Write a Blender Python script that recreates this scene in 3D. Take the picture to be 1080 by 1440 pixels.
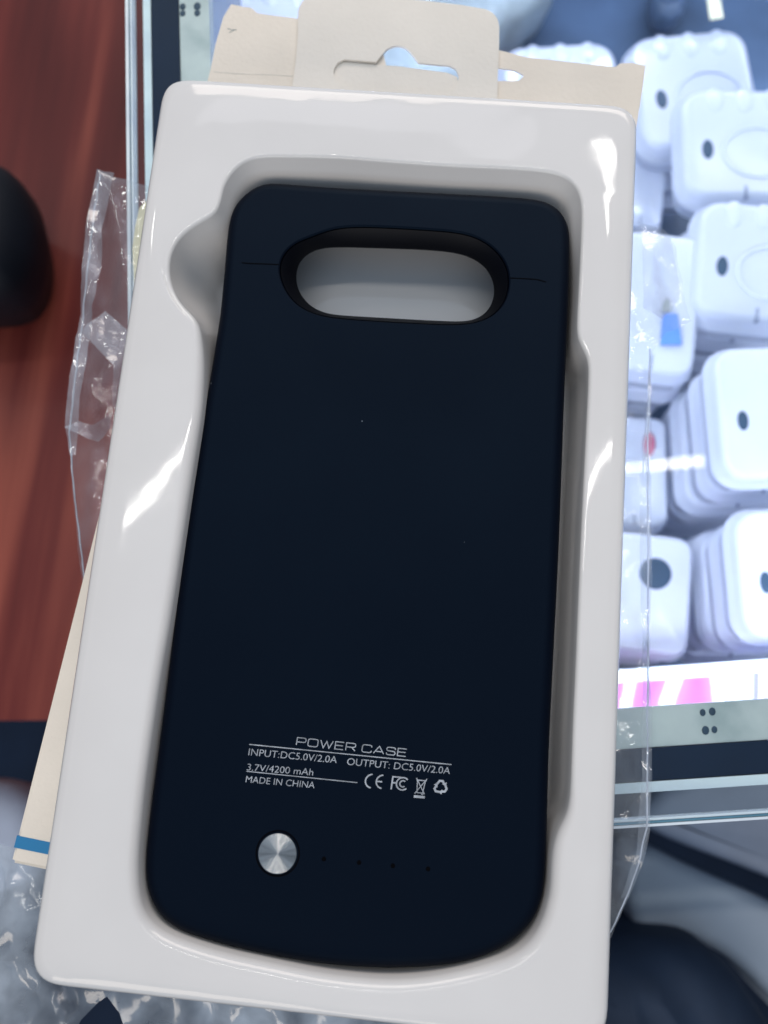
import bpy, bmesh, math, random
from mathutils import Vector, Matrix, Euler, noise
from mathutils.geometry import delaunay_2d_cdt
R_ = math.radians
random.seed(7)
sc = bpy.context.scene
for o in list(bpy.data.objects): bpy.data.objects.remove(o)

# ------------------------------------------------------------------ camera
F_PX, W_PX, H_PX = 1300.0, 1080.0, 1440.0
ZR = 0.0325                                   # height of the tray rim above the glass counter top
def rod(r):
    v = Vector(r); a = v.length
    return Matrix.Rotation(a, 3, v.normalized())
RC = rod((-0.204682, 0.04354, 0.083189)) @ Matrix(((1,0,0),(0,-1,0),(0,0,-1)))   # world -> camera (x right, y down, z forward)
TC = Vector((-0.004955, -0.001105, 0.189945))
RT = RC.transposed()
CAM = -(RT @ TC) + Vector((0, 0, ZR))
cam = bpy.data.cameras.new('camera'); cam_o = bpy.data.objects.new('camera', cam)
sc.collection.objects.link(cam_o); sc.camera = cam_o
m = (RT @ Matrix(((1,0,0),(0,-1,0),(0,0,-1)))).to_4x4(); m.translation = CAM
cam_o.matrix_world = m
cam.sensor_fit = 'VERTICAL'; cam.sensor_height = 36.0; cam.lens = 36.0 * F_PX / H_PX
cam.clip_start = 0.01; cam.clip_end = 50
cam.dof.use_dof = True; cam.dof.focus_distance = 0.194; cam.dof.aperture_fstop = 14.0

def ray(px, py): return RT @ Vector(((px - 540) / F_PX, (py - 720) / F_PX, 1.0))
def pix(px, py, z):
    d = ray(px, py); return CAM + d * ((z - CAM.z) / d.z)
def px_size(p): return (RC @ (p - CAM)).z / F_PX          # metres that one photo pixel covers at p

# ------------------------------------------------------------------ world, lamps, exposure
w = bpy.data.worlds.new('World'); sc.world = w; w.use_nodes = True
bg = w.node_tree.nodes['Background']; bg.inputs[0].default_value = (0.65, 0.80, 1.0, 1); wn = w.node_tree; wt = wn.nodes.new('ShaderNodeTexCoord'); wsx = wn.nodes.new('ShaderNodeSeparateXYZ'); wn.links.new(wt.outputs['Generated'], wsx.inputs[0])
wa = wn.nodes.new('ShaderNodeMath'); wa.operation = 'ABSOLUTE'; wn.links.new(wsx.outputs[0], wa.inputs[0])
wr = wn.nodes.new('ShaderNodeMapRange'); wr.inputs[1].default_value = 0.2; wr.inputs[2].default_value = 0.75; wr.inputs[3].default_value = 0.76; wr.inputs[4].default_value = 0.10   # ambient light shaped to dim towards both sides, darkening the button's side wedges
wn.links.new(wa.outputs[0], wr.inputs[0]); wn.links.new(wr.outputs[0], bg.inputs[1])
sc.view_settings.view_transform = 'Standard'; sc.view_settings.look = 'None'
sc.view_settings.exposure = 0; sc.view_settings.gamma = 1; sc.view_settings.use_curve_mapping = False
def area(name, loc, target, sx, sy, radiance, col, xdir=(1,0,0)):
    l = bpy.data.lights.new(name, 'AREA'); l.shape = 'RECTANGLE'; l.size = sx; l.size_y = sy
    l.energy = radiance * sx * sy * math.pi; l.color = col
    o = bpy.data.objects.new(name, l); sc.collection.objects.link(o)
    z = (Vector(loc) - Vector(target)).normalized(); x = Vector(xdir); x = (x - z * x.dot(z)).normalized(); y = z.cross(x)
    mm = Matrix((x, y, z)).transposed().to_4x4(); mm.translation = loc; o.matrix_world = mm
    return o
def mirror_point(px, py, z, h):               # where a lamp at height h hangs if a level surface at z mirrors it at this pixel
    d = ray(px, py); p = pix(px, py, z); r = Vector((d.x, d.y, -d.z)); return p + r * ((h - p.z) / r.z)
HT = 1.5
t0, t1 = mirror_point(70, 735, 0.0, HT), mirror_point(990, 648, 0.0, HT)
area('ceiling_tube_light', (t0 + t1) / 2, (t0 + t1) / 2 - Vector((0, 0, 1)), (t1 - t0).length, 0.018, 46, (1, 0.97, 0.92), t1 - t0)
s0 = mirror_point(858, 222, ZR, HT)
area('ceiling_spot_light', s0, s0 - Vector((0, 0, 1)), 0.044, 0.10, 26, (1, 0.97, 0.92), (1, 0.2, 0))
s1 = mirror_point(240, 270, ZR, HT) + Vector((-0.36, 0, 0))
area('ceiling_spot_light', s1, s1 - Vector((0, 0, 1)), 0.07, 0.16, 36, (1, 0.97, 0.92), (1, 0.1, 0))
area('ceiling_panel_light', (0.15, 2.15, 1.5), (0, 0, 0), 1.9, 1.0, 4.8, (1, 0.885, 0.79))
area('ceiling_panel_light', (-0.25, -2.5, 1.6), (0, 0, 0), 2.4, 1.1, 3.1, (1, 0.88, 0.75))
p0, p1 = mirror_point(285, 205, ZR, HT), mirror_point(725, 205, ZR, HT)      # dim ceiling panel mirrored in the top rim
pc_ = (p0 + p1) / 2 + Vector((0, 0.2, 0))
area('ceiling_panel_light', pc_, pc_ - Vector((0, 0, 1)), (p1 - p0).length, 0.4, 1.1, (0.95, 0.93, 1.0))

# ------------------------------------------------------------------ materials
def nodes(name):
    mt = bpy.data.materials.new(name); mt.use_nodes = True
    return mt, mt.node_tree, mt.node_tree.nodes['Principled BSDF']
def L(nt, a, b): nt.links.new(a, b)
def noise_node(nt, scale, detail=3, coord='Object', stretch=None):
    tc = nt.nodes.new('ShaderNodeTexCoord'); n = nt.nodes.new('ShaderNodeTexNoise')
    n.inputs['Scale'].default_value = scale; n.inputs['Detail'].default_value = detail
    src = tc.outputs[coord]
    if stretch:
        mp = nt.nodes.new('ShaderNodeMapping'); mp.inputs['Scale'].default_value = stretch; L(nt, src, mp.inputs[0]); src = mp.outputs[0]
    L(nt, src, n.inputs['Vector']); return n
def ramp(nt, fac, stops):
    r = nt.nodes.new('ShaderNodeValToRGB'); cr = r.color_ramp
    while len(cr.elements) < len(stops): cr.elements.new(0.5)
    for e, (p, c) in zip(cr.elements, stops): e.position = p; e.color = (*c, 1)
    L(nt, fac, r.inputs[0]); return r
def bump(nt, b, h, strength, dist):
    n = nt.nodes.new('ShaderNodeBump'); n.inputs['Strength'].default_value = strength; n.inputs['Distance'].default_value = dist
    L(nt, h, n.inputs['Height']); L(nt, n.outputs[0], b.inputs['Normal'])
def mat(name, col, rough=0.5, metal=0.0, spec=0.5, var=0.08, scale=60, bump_s=0, bump_scale=300, stretch=None):
    mt, nt, b = nodes(name)
    n = noise_node(nt, scale, 4, stretch=stretch)
    r = ramp(nt, n.outputs['Fac'], [(0.3, [c * (1 - var) for c in col]), (0.7, [min(1, c * (1 + var)) for c in col])])
    L(nt, r.outputs[0], b.inputs['Base Color'])
    b.inputs['Roughness'].default_value = rough; b.inputs['Metallic'].default_value = metal; b.inputs['Specular IOR Level'].default_value = spec
    if bump_s:
        n2 = noise_node(nt, bump_scale, 3); bump(nt, b, n2.outputs['Fac'], bump_s, 0.001)
    return mt
M = {}
# tray: glossy vacuum-formed white plastic with slow waves
mt, nt, b = nodes('tray_plastic'); M['tray'] = mt
n = noise_node(nt, 40, 4); r = ramp(nt, n.outputs['Fac'], [(0.3, (0.76, 0.732, 0.708)), (0.7, (0.795, 0.767, 0.743))]); L(nt, r.outputs[0], b.inputs['Base Color'])
n3 = noise_node(nt, 180, 5); r3 = ramp(nt, n3.outputs['Fac'], [(0.4, (0.042,) * 3), (0.75, (0.085,) * 3)]); L(nt, r3.outputs[0], b.inputs['Roughness']); b.inputs['Specular IOR Level'].default_value = 0.5
n2 = noise_node(nt, 55, 2); bump(nt, b, n2.outputs['Fac'], 0.07, 0.002)
# case: soft-touch black plastic with a few specks of dust
mt, nt, b = nodes('case_plastic'); M['case'] = mt
tc = nt.nodes.new('ShaderNodeTexCoord'); v = nt.nodes.new('ShaderNodeTexVoronoi'); v.inputs['Scale'].default_value = 90
L(nt, tc.outputs['Object'], v.inputs['Vector'])
sep = nt.nodes.new('ShaderNodeSeparateColor'); L(nt, v.outputs['Color'], sep.inputs[0])
lt = nt.nodes.new('ShaderNodeMath'); lt.operation = 'LESS_THAN'; lt.inputs[1].default_value = 0.014; L(nt, v.outputs['Distance'], lt.inputs[0])
gt = nt.nodes.new('ShaderNodeMath'); gt.operation = 'GREATER_THAN'; gt.inputs[1].default_value = 0.70; L(nt, sep.outputs[0], gt.inputs[0])
ml = nt.nodes.new('ShaderNodeMath'); ml.operation = 'MULTIPLY'; L(nt, lt.outputs[0], ml.inputs[0]); L(nt, gt.outputs[0], ml.inputs[1])
mx = nt.nodes.new('ShaderNodeMix'); mx.data_type = 'RGBA'; L(nt, ml.outputs[0], mx.inputs[0])
mx.inputs[6].default_value = (0.0011, 0.0018, 0.0060, 1); mx.inputs[7].default_value = (0.12, 0.14, 0.16, 1); L(nt, mx.outputs[2], b.inputs['Base Color'])
n = noise_node(nt, 26, 3); r = ramp(nt, n.outputs['Fac'], [(0.35, (0.52,) * 3), (0.7, (0.60,) * 3)]); L(nt, r.outputs[0], b.inputs['Roughness'])
b.inputs['Specular IOR Level'].default_value = 0.15; b.inputs['Specular Tint'].default_value = (0.35, 0.65, 1.0, 1)
M['bezel'] = mat('case_dark_rim', (0.0012, 0.0018, 0.0045), 0.5, spec=0.15)
M['groove'] = mat('groove_black', (0.001, 0.001, 0.002), 0.8, spec=0.05)
M['ink'] = mat('silver_print', (0.40, 0.43, 0.47), 0.5, spec=0.3, var=0.35, scale=500)
# spun metal button
mt, nt, b = nodes('spun_metal'); M['button'] = mt
b.inputs['Base Color'].default_value = (0.36, 0.36, 0.355, 1); b.inputs['Metallic'].default_value = 1; b.inputs['Roughness'].default_value = 0.2;
M['chrome'] = mat('chrome_edge', (0.6, 0.6, 0.6), 0.2, metal=1, var=0.02)
M['card'] = mat('cream_card', (0.86, 0.775, 0.665), 0.6, spec=0.3, var=0.05, scale=50, bump_s=0.14, bump_scale=900)
M['card_white'] = mat('pale_card', (0.83, 0.775, 0.695), 0.6, spec=0.3, var=0.04, scale=50, bump_s=0.14, bump_scale=900)
M['stripe'] = mat('blue_print', (0.02, 0.20, 0.42), 0.5, var=0.03)
M['case_white'] = mat('white_case_plastic', (0.80, 0.82, 0.90), 0.12, spec=0.6, var=0.07, scale=30)
mt = M['case_white']; nt = mt.node_tree; b = nt.nodes['Principled BSDF']; tl = nt.nodes.new('ShaderNodeBsdfTranslucent'); tl.inputs[0].default_value = (0.80, 0.84, 0.92, 1)
mxs = nt.nodes.new('ShaderNodeMixShader'); mxs.inputs[0].default_value = 0.38; L(nt, b.outputs[0], mxs.inputs[1]); L(nt, tl.outputs[0], mxs.inputs[2]); L(nt, mxs.outputs[0], nt.nodes['Material Output'].inputs[0])
M['hole'] = mat('dark_hole', (0.02, 0.05, 0.09), 0.5, var=0.2)
M['tick'] = mat('grey_mark', (0.30, 0.34, 0.45), 0.4)
M['tag_blue'] = mat('blue_label', (0.10, 0.25, 0.75), 0.5, var=0.05)
M['tag_grey'] = mat('grey_label', (0.3, 0.33, 0.33), 0.5)
M['tag_yellow'] = mat('yellow_label', (0.78, 0.74, 0.48), 0.5)
M['tag_red'] = mat('red_label', (0.55, 0.12, 0.2), 0.5)
M['rubber'] = mat('dark_blue_frame', (0.005, 0.016, 0.042), 0.4, spec=0.12, var=0.1)
M['edge'] = mat('glass_edge_painted_glow', (0.80, 0.88, 0.97), 0.12, spec=0.9, var=0.15, scale=9, stretch=(1, 6, 1))  # polished edge; pale colour stands in for strip light piped through the glass
M['edge_dark'] = mat('glass_edge_green', (0.10, 0.24, 0.32), 0.1, spec=0.9, var=0.3, scale=14)
M['strip'] = None
mt, nt, b = nodes('brushed_strip'); M['strip'] = mt
n = noise_node(nt, 70, 5); r = ramp(nt, n.outputs['Fac'], [(0.3, (0.42, 0.48, 0.48)), (0.5, (0.60, 0.64, 0.63)), (0.72, (0.70, 0.74, 0.71))]); L(nt, r.outputs[0], b.inputs['Base Color'])
b.inputs['Roughness'].default_value = 0.4; b.inputs['Metallic'].default_value = 0.2
M['shelf_floor'] = mat('cabinet_floor', (0.075, 0.12, 0.20), 0.35, var=0.5, scale=14)
M['side'] = mat('cabinet_side', (0.10, 0.15, 0.22), 0.3, var=0.2)
M['white_lip'] = mat('white_lip', (0.85, 0.88, 0.9), 0.3, var=0.03)
mt, nt, b = nodes('pink_print'); M['pink'] = mt
tc = nt.nodes.new('ShaderNodeTexCoord'); wv = nt.nodes.new('ShaderNodeTexWave'); wv.inputs['Scale'].default_value = 22; wv.inputs['Distortion'].default_value = 4
wv.inputs['Detail Scale'].default_value = 1.2
L(nt, tc.outputs['Object'], wv.inputs['Vector']); r = ramp(nt, wv.outputs['Fac'], [(0.0, (0.52, 0.10, 0.36)), (0.66, (0.60, 0.18, 0.45)), (0.80, (0.80, 0.74, 0.8)), (1, (0.86, 0.86, 0.9))]); L(nt, r.outputs[0], b.inputs['Base Color'])
M['lavender'] = mat('lavender_print', (0.5, 0.45, 0.8), 0.4)
# red wood with long grain
mt, nt, b = nodes('red_wood'); M['wood'] = mt
n = noise_node(nt, 19, 9, stretch=(3.6, 0.20, 1)); n2 = noise_node(nt, 7, 2, stretch=(1, 0.6, 1))
mth = nt.nodes.new('ShaderNodeMix'); mth.data_type = 'FLOAT'; mth.inputs[0].default_value = 0.4; L(nt, n.outputs['Fac'], mth.inputs[2]); L(nt, n2.outputs['Fac'], mth.inputs[3])
r = ramp(nt, mth.outputs[0], [(0.33, (0.085, 0.017, 0.016)), (0.47, (0.165, 0.032, 0.027)), (0.60, (0.32, 0.080, 0.055))]); L(nt, r.outputs[0], b.inputs['Base Color'])
b.inputs['Roughness'].default_value = 0.34; b.inputs['Specular IOR Level'].default_value = 0.2
M['black'] = mat('black_cloth', (0.006, 0.008, 0.014), 0.55, spec=0.25, var=0.3, scale=30)
M['cloth_dark'] = mat('dark_wine_cloth', (0.030, 0.012, 0.018), 0.7, spec=0.2, var=0.3, scale=25)
M['navy'] = mat('navy_cloth', (0.030, 0.046, 0.080), 0.7, spec=0.2, var=0.35, scale=22)
M['floor'] = mat('dark_floor', (0.008, 0.017, 0.038), 0.6, spec=0.15, var=0.4, scale=8)
M['grey'] = mat('grey_blue_vinyl', (0.50, 0.56, 0.64), 0.42, var=0.15, scale=12)
M['lilac'] = mat('pale_cloth', (0.42, 0.47, 0.58), 0.7, var=0.12, scale=25)
M['frost'] = mat('grey_green_pouch', (0.42, 0.48, 0.49), 0.4, var=0.3, scale=40)
# clear glass pane: passes light, mirrors a little
mt, nt, b = nodes('clear_glass'); M['glass'] = mt
tr = nt.nodes.new('ShaderNodeBsdfTransparent'); tr.inputs[0].default_value = (0.95, 0.98, 0.98, 1); gl = nt.nodes.new('ShaderNodeBsdfGlossy'); gl.inputs['Roughness'].default_value = 0.02
fr = nt.nodes.new('ShaderNodeFresnel'); fr.inputs[0].default_value = 1.38; ms = nt.nodes.new('ShaderNodeMixShader')
gm = nt.nodes.new('ShaderNodeNewGeometry'); fm = nt.nodes.new('ShaderNodeMath'); fm.operation = 'MULTIPLY'; iv = nt.nodes.new('ShaderNodeMath'); iv.operation = 'SUBTRACT'; iv.inputs[0].default_value = 1
L(nt, gm.outputs['Backfacing'], iv.inputs[1]); L(nt, fr.outputs[0], fm.inputs[0]); L(nt, iv.outputs[0], fm.inputs[1])   # the pane mirrors at its outer faces only
L(nt, fm.outputs[0], ms.inputs[0]); L(nt, tr.outputs[0], ms.inputs[1]); L(nt, gl.outputs[0], ms.inputs[2]); L(nt, ms.outputs[0], nt.nodes['Material Output'].inputs[0])
def film(name, diff, col, rough, gmul, bs=0.35):
    mt, nt, b = nodes(name)
    tr = nt.nodes.new('ShaderNodeBsdfTransparent'); tr.inputs[0].default_value = (0.96, 0.97, 0.98, 1)
    df = nt.nodes.new('ShaderNodeBsdfDiffuse'); df.inputs[0].default_value = (*col, 1)
    gl = nt.nodes.new('ShaderNodeBsdfGlossy'); gl.inputs['Roughness'].default_value = rough
    n = noise_node(nt, 45, 5); r = ramp(nt, n.outputs['Fac'], [(0.35, (diff * 0.45,) * 3), (0.68, (diff * 1.9,) * 3)])
    m1 = nt.nodes.new('ShaderNodeMixShader'); L(nt, r.outputs[0], m1.inputs[0]); L(nt, tr.outputs[0], m1.inputs[1]); L(nt, df.outputs[0], m1.inputs[2])
    fr = nt.nodes.new('ShaderNodeLayerWeight'); fr.inputs[0].default_value = 0.35
    mm = nt.nodes.new('ShaderNodeMath'); mm.operation = 'MULTIPLY_ADD'; mm.inputs[1].default_value = gmul; mm.inputs[2].default_value = 0.05; L(nt, fr.outputs['Facing'], mm.inputs[0])
    m2 = nt.nodes.new('ShaderNodeMixShader'); L(nt, mm.outputs[0], m2.inputs[0]); L(nt, m1.outputs[0], m2.inputs[1]); L(nt, gl.outputs[0], m2.inputs[2])
    n2 = noise_node(nt, 260, 3); bp = nt.nodes.new('ShaderNodeBump'); bp.inputs['Strength'].default_value = bs; bp.inputs['Distance'].default_value = 0.001
    L(nt, n2.outputs['Fac'], bp.inputs['Height']); L(nt, bp.outputs[0], gl.inputs['Normal'])
    L(nt, m2.outputs[0], nt.nodes['Material Output'].inputs[0]); return mt
M['film'] = film('clear_film', 0.09, (0.75, 0.80, 0.88), 0.10, 0.32)
M['film_fold'] = film('folded_film', 0.20, (0.70, 0.72, 0.80), 0.13, 0.42)
M['film_thick'] = film('cloudy_film', 0.38, (0.58, 0.65, 0.74), 0.15, 0.36, 0.12)
M['film_seam'] = film('film_seam', 0.5, (0.8, 0.85, 0.95), 0.1, 0.6)

# ------------------------------------------------------------------ objects and helpers
col = sc.collection
def obj(name, bm, material, parent=None, smooth=True, label=None, cat=None, group=None, kind=None, flat=None):
    me = bpy.data.meshes.new(name)
    if smooth:
        for f in bm.faces: f.smooth = True
    if flat:
        for f in flat: f.smooth = False
    if parent is not None: origin = Vector(parent.location)
    else:
        xs = [v.co for v in bm.verts]
        origin = Vector(((min(c.x for c in xs) + max(c.x for c in xs)) / 2, (min(c.y for c in xs) + max(c.y for c in xs)) / 2, min(c.z for c in xs)))
    for v in bm.verts: v.co -= origin
    bm.to_mesh(me); bm.free(); me.materials.append(material)
    o = bpy.data.objects.new(name, me); col.objects.link(o)
    if parent is not None: o.parent = parent
    else: o.location = origin
    tag(o, label, cat, group, kind); return o
def sub(name, bm, material, part, root, **k):      # a part of a part: same origin as its thing
    o = obj(name, bm, material, root, **k); o.parent = part; return o
def tag(o, label=None, cat=None, group=None, kind=None):
    for k, v in (('label', label), ('category', cat), ('group', group), ('kind', kind)):
        if v: o[k] = v
def thing(name, loc, label, cat, group=None):
    o = bpy.data.objects.new(name, None); col.objects.link(o); o.location = loc; o.empty_display_size = 0.02; tag(o, label, cat, group); return o

def chaikin(p, n=2):
    for _ in range(n):
        q = []
        for i in range(len(p)):
            a, b = p[i], p[(i + 1) % len(p)]; q += [a * 0.75 + b * 0.25, a * 0.25 + b * 0.75]
        p = q
    return p
def resample(p, n):
    p = list(p); d = [0.0]
    for i in range(len(p)): d.append(d[-1] + (p[(i + 1) % len(p)] - p[i]).length)
    out = []; j = 0
    for k in range(n):
        s = d[-1] * k / n
        while d[j + 1] < s: j += 1
        t = (s - d[j]) / max(1e-12, d[j + 1] - d[j]); out.append(p[j].lerp(p[(j + 1) % len(p)], t))
    return out
def smooth_loop(p, it):
    for _ in range(it):
        p = [p[i] * 0.5 + (p[i - 1] + p[(i + 1) % len(p)]) * 0.25 for i in range(len(p))]
    return p
def normals_in(p, it=3):                        # inward 2D normals of a loop
    area2 = sum(p[i].x * p[(i + 1) % len(p)].y - p[(i + 1) % len(p)].x * p[i].y for i in range(len(p)))
    s = 1 if area2 > 0 else -1; out = []
    for i in range(len(p)):
        t = p[(i + 1) % len(p)] - p[i - 1]; out.append(Vector((-t.y * s, t.x * s, 0)).normalized())
    for _ in range(it):
        out = [(out[i] * 2 + out[i - 1] + out[(i + 1) % len(p)]).normalized() for i in range(len(p))]
    return out
def offset(p, nrm, d, z):
    if not hasattr(d, '__len__'): d = [d] * len(p)
    return [Vector((a.x + n.x * e, a.y + n.y * e, z)) for a, n, e in zip(p, nrm, d)]
def loft(bm, rings):
    vr = [[bm.verts.new(v) for v in r] for r in rings]; fs = []
    for a, b in zip(vr, vr[1:]):
        for i in range(len(a)):
            j = (i + 1) % len(a); fs.append(bm.faces.new((a[i], a[j], b[j], b[i])))
    return vr, fs
def fill_between(bm, *loops):
    es = []
    for lp in loops:
        for i in range(len(lp)):
            a, b = lp[i], lp[(i + 1) % len(lp)]; e = bm.edges.get((a, b)) or bm.edges.new((a, b)); es.append(e)
    r = bmesh.ops.triangle_fill(bm, edges=es, use_beauty=True, use_dissolve=False)
    return [g for g in r['geom'] if isinstance(g, bmesh.types.BMFace)]
def finish(bm): bmesh.ops.recalc_face_normals(bm, faces=bm.faces[:])
def loop_px(pts, z, n=300, sm=2, ch=2): return smooth_loop(resample(chaikin([pix(x, y, z) for x, y in pts], ch), n), sm)
def rrect(w, h, r, n=10):
    out = []
    for cx, cy, a0 in ((w/2-r, h/2-r, 0), (-w/2+r, h/2-r, 90), (-w/2+r, -h/2+r, 180), (w/2-r, -h/2+r, 270)):
        for k in range(n + 1):
            a = R_(a0 + 90 * k / n); out.append(Vector((cx + r * math.cos(a), cy + r * math.sin(a), 0)))
    return out
def box_bm(bm, c0, c1, mtx=None):
    vs = []
    for z in (c0[2], c1[2]):
        for x, y in ((c0[0], c0[1]), (c1[0], c0[1]), (c1[0], c1[1]), (c0[0], c1[1])):
            v = Vector((x, y, z)); vs.append(bm.verts.new(mtx @ v if mtx else v))
    for f in ((0,3,2,1), (4,5,6,7), (0,1,5,4), (1,2,6,5), (2,3,7,6), (3,0,4,7)): bm.faces.new([vs[i] for i in f])
def prism_px(pts, z, th, hole=None, smooth=False, sub_=None):        # a flat card: outline at height z, th thick
    bm = bmesh.new()
    loops = []
    for lp in ([pts] + ([hole] if hole else [])):
        top = [bm.verts.new(pix(x, y, z)) for x, y in lp]; bot = [bm.verts.new(v.co - Vector((0, 0, th))) for v in top]
        for i in range(len(top)):
            j = (i + 1) % len(top); bm.faces.new((top[i], top[j], bot[j], bot[i]))
        loops.append((top, bot))
    fill_between(bm, *[l[0] for l in loops]); fill_between(bm, *[l[1] for l in loops]); finish(bm); return bm
def pillow(loop, z, th, rad, amp=0.0, sc_=30, fan=True):     # a padded solid: loop at the widest girth
    bm = bmesh.new(); nr = normals_in(loop, 6); rings = []
    prof = [(rad, -th), (rad * 0.3, -th + rad * 0.3), (0, -th * 0.5)]
    for k in range(7):
        a = math.pi / 2 * k / 6; prof.append((rad * (1 - math.cos(a)), -rad + rad * math.sin(a)))
    for d, dz in prof: rings.append(offset(loop, nr, d, z + dz))
    vr, fs = loft(bm, rings)
    c = sum(rings[-1], Vector()) / len(loop)
    prev = vr[-1]
    for s in ([1 - k / 16 for k in range(1, 16)] if fan else ()):
        cur = [bm.verts.new(v.co.lerp(c, 1 - s)) for v in vr[-1]]
        for i in range(len(cur)):
            j = (i + 1) % len(cur); bm.faces.new((prev[i], prev[j], cur[j], cur[i]))
        prev = cur
    bm.faces.new(prev); bm.faces.new(vr[0])
    if amp:
        for v in bm.verts: v.co.z += amp * (1 - 2 * abs(noise.noise(Vector(((v.co.x + 0.6 * v.co.y) * sc_, (v.co.y - v.co.x) * sc_ * 0.3, 1.0)))))
    finish(bm); return bm

# ------------------------------------------------------------------ setting: dark floor
bm = bmesh.new(); box_bm(bm, (-3, -3, -0.92), (3, 3, -0.90)); obj('floor', bm, M['floor'], smooth=False, kind='structure')

# ------------------------------------------------------------------ glass display counter
A, B_ = pix(176, 0, 0), pix(181, 560, 0)
vd = (A - B_).normalized(); ud = Vector((vd.y, -vd.x, 0))
Q = pix(975, 1158.5, 0)
corner = A + vd * ((Q - A).dot(vd))             # front left corner of the pane
CT = Matrix((ud, vd, Vector((0, 0, 1)))).transposed().to_4x4(); CT.translation = corner
def uv(px, py, z=0.0):
    q = pix(px, py, z) - corner; return q.dot(ud), q.dot(vd)
LU, LV = 0.62, 0.46
counter = thing('display_counter', CT @ Vector((LU / 2, LV / 2, -0.34)), 'glass topped display counter lit from inside with dark frame', 'display counter')
us = [uv(x, 60)[0] for x in (175, 184.5, 195, 206, 246, 290)]
vs_ = [uv(975, y)[1] for y in (1160, 1155, 1113, 1098, 1050, 990)]
print('U', [round(u, 4) for u in us], 'V', [round(v, 4) for v in vs_])
def frame_bm(u0, v0, u1, v1, z0, z1):            # four bars round the counter between two insets
    bm = bmesh.new()
    box_bm(bm, (u0, v0, z0), (u1, LV - v0, z1), CT); box_bm(bm, (LU - u1, v0, z0), (LU - u0, LV - v0, z1), CT)
    box_bm(bm, (u1, v0, z0), (LU - u1, v1, z1), CT); box_bm(bm, (u1, LV - v1, z0), (LU - u1, LV - v0, z1), CT)
    return bm
bm = bmesh.new(); box_bm(bm, (us[1], vs_[1], -0.004), (LU - us[1], LV - vs_[1], -0.0004), CT); obj('glass_top', bm, M['glass'], counter, smooth=False)
obj('glass_edge', frame_bm(0, 0, us[1] * 0.52, vs_[1], -0.005, 0.0), M['edge'], counter, smooth=False)
obj('edge_core', frame_bm(us[1] * 0.52 + .0001, vs_[1] + .0001, us[1] * 0.68, vs_[1] + 0.0006, -0.0052, -0.0008), M['edge_dark'], counter, smooth=False)
obj('glass_edge', frame_bm(us[1] * 0.68 + .0001, vs_[1] + .0007, us[1], vs_[1] + 0.0012, -0.005, -0.0006), M['edge'], counter, smooth=False)
obj('inner_edge', frame_bm(us[2], vs_[2], us[3], vs_[3], -0.0150, -0.0046), M['edge'], counter, smooth=False)
obj('dark_frame', frame_bm(us[3] + .0002, vs_[3] + .0002, us[4], vs_[4], -0.017, -0.0048), M['rubber'], counter, smooth=False)
strip = obj('light_strip', frame_bm(us[4] + .0002, vs_[4] + .0002, us[5], vs_[5], -0.011, -0.0052), M['strip'], counter, smooth=False)
def disc_bm(c, r, h, ax=None, n=20, el=1.0):
    bm = bmesh.new(); rings = []
    for rr, z in ((r, 0), (r, h * 0.8), (r * 0.85, h)):
        rings.append([c + Vector((rr * math.cos(2 * math.pi * k / n), el * rr * math.sin(2 * math.pi * k / n), z)) for k in range(n)])
    vr, _ = loft(bm, rings); bm.faces.new(vr[-1]); bm.faces.new(vr[0]); finish(bm); return bm
for x, y, r in ((257, 9.5, 4.2), (277.5, 9, 5), (257, 19, 4), (277.5, 18.5, 4.2), (988, 1002, 4), (1001.5, 1000.5, 4.6), (992, 1027, 5), (1004.5, 1026, 4)):
    c = pix(x, y, -0.0052); sub('screw_hole', disc_bm(c, r * px_size(c), 0.0002, el=1.2), M['hole'], strip, counter)
ZF = -0.26
bm = bmesh.new(); box_bm(bm, (0.004, 0.004, ZF - 0.012), (LU - 0.004, LV - 0.004, ZF), CT); obj('cabinet_floor', bm, M['shelf_floor'], counter, smooth=False)
bm = bmesh.new()
for a, b2 in (((us[3], vs_[3]), (us[3] + 0.003, LV - vs_[3])), ((LU - us[3] - 0.003, vs_[3]), (LU - us[3], LV - vs_[3])), ((us[3] + .003, LV - vs_[3] - 0.003), (LU - us[3] - .003, LV - vs_[3])), ((us[3] + .003, vs_[3]), (LU - us[3] - .003, vs_[3] + .003))):
    box_bm(bm, (*a, ZF), (*b2, -0.0175), CT)
obj('side_panel', bm, M['side'], counter, smooth=False)
bm = bmesh.new(); box_bm(bm, (0.004, 0.004, -0.90), (LU - 0.004, LV - 0.004, ZF - 0.0125), CT); obj('base_cabinet', bm, M['rubber'], counter, smooth=False)
# light strips inside the counter
def cl(u, v, z, tu, tv, tz, length, along):
    a = CT @ Vector((u, v, z)); t = CT @ Vector((tu, tv, tz))
    area('counter_strip_light', a, t, length, 0.010, CAB, (0.69, 0.755, 1.0), along)
CAB = 54
cl(us[5] - 0.006, LV / 2, -0.018, LU * 0.55, LV / 2, -0.30, LV * 0.8, vd)
cl(LU / 2, vs_[5] - 0.006, -0.018, LU / 2, LV * 0.55, -0.30, LU * 0.8, ud)
cl(LU - us[5] + 0.006, LV / 2, -0.018, LU * 0.45, LV / 2, -0.30, LV * 0.8, vd)
cl(LU / 2, LV - vs_[5] + 0.006, -0.018, LU / 2, LV * 0.45, -0.30, LU * 0.8, ud)

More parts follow.
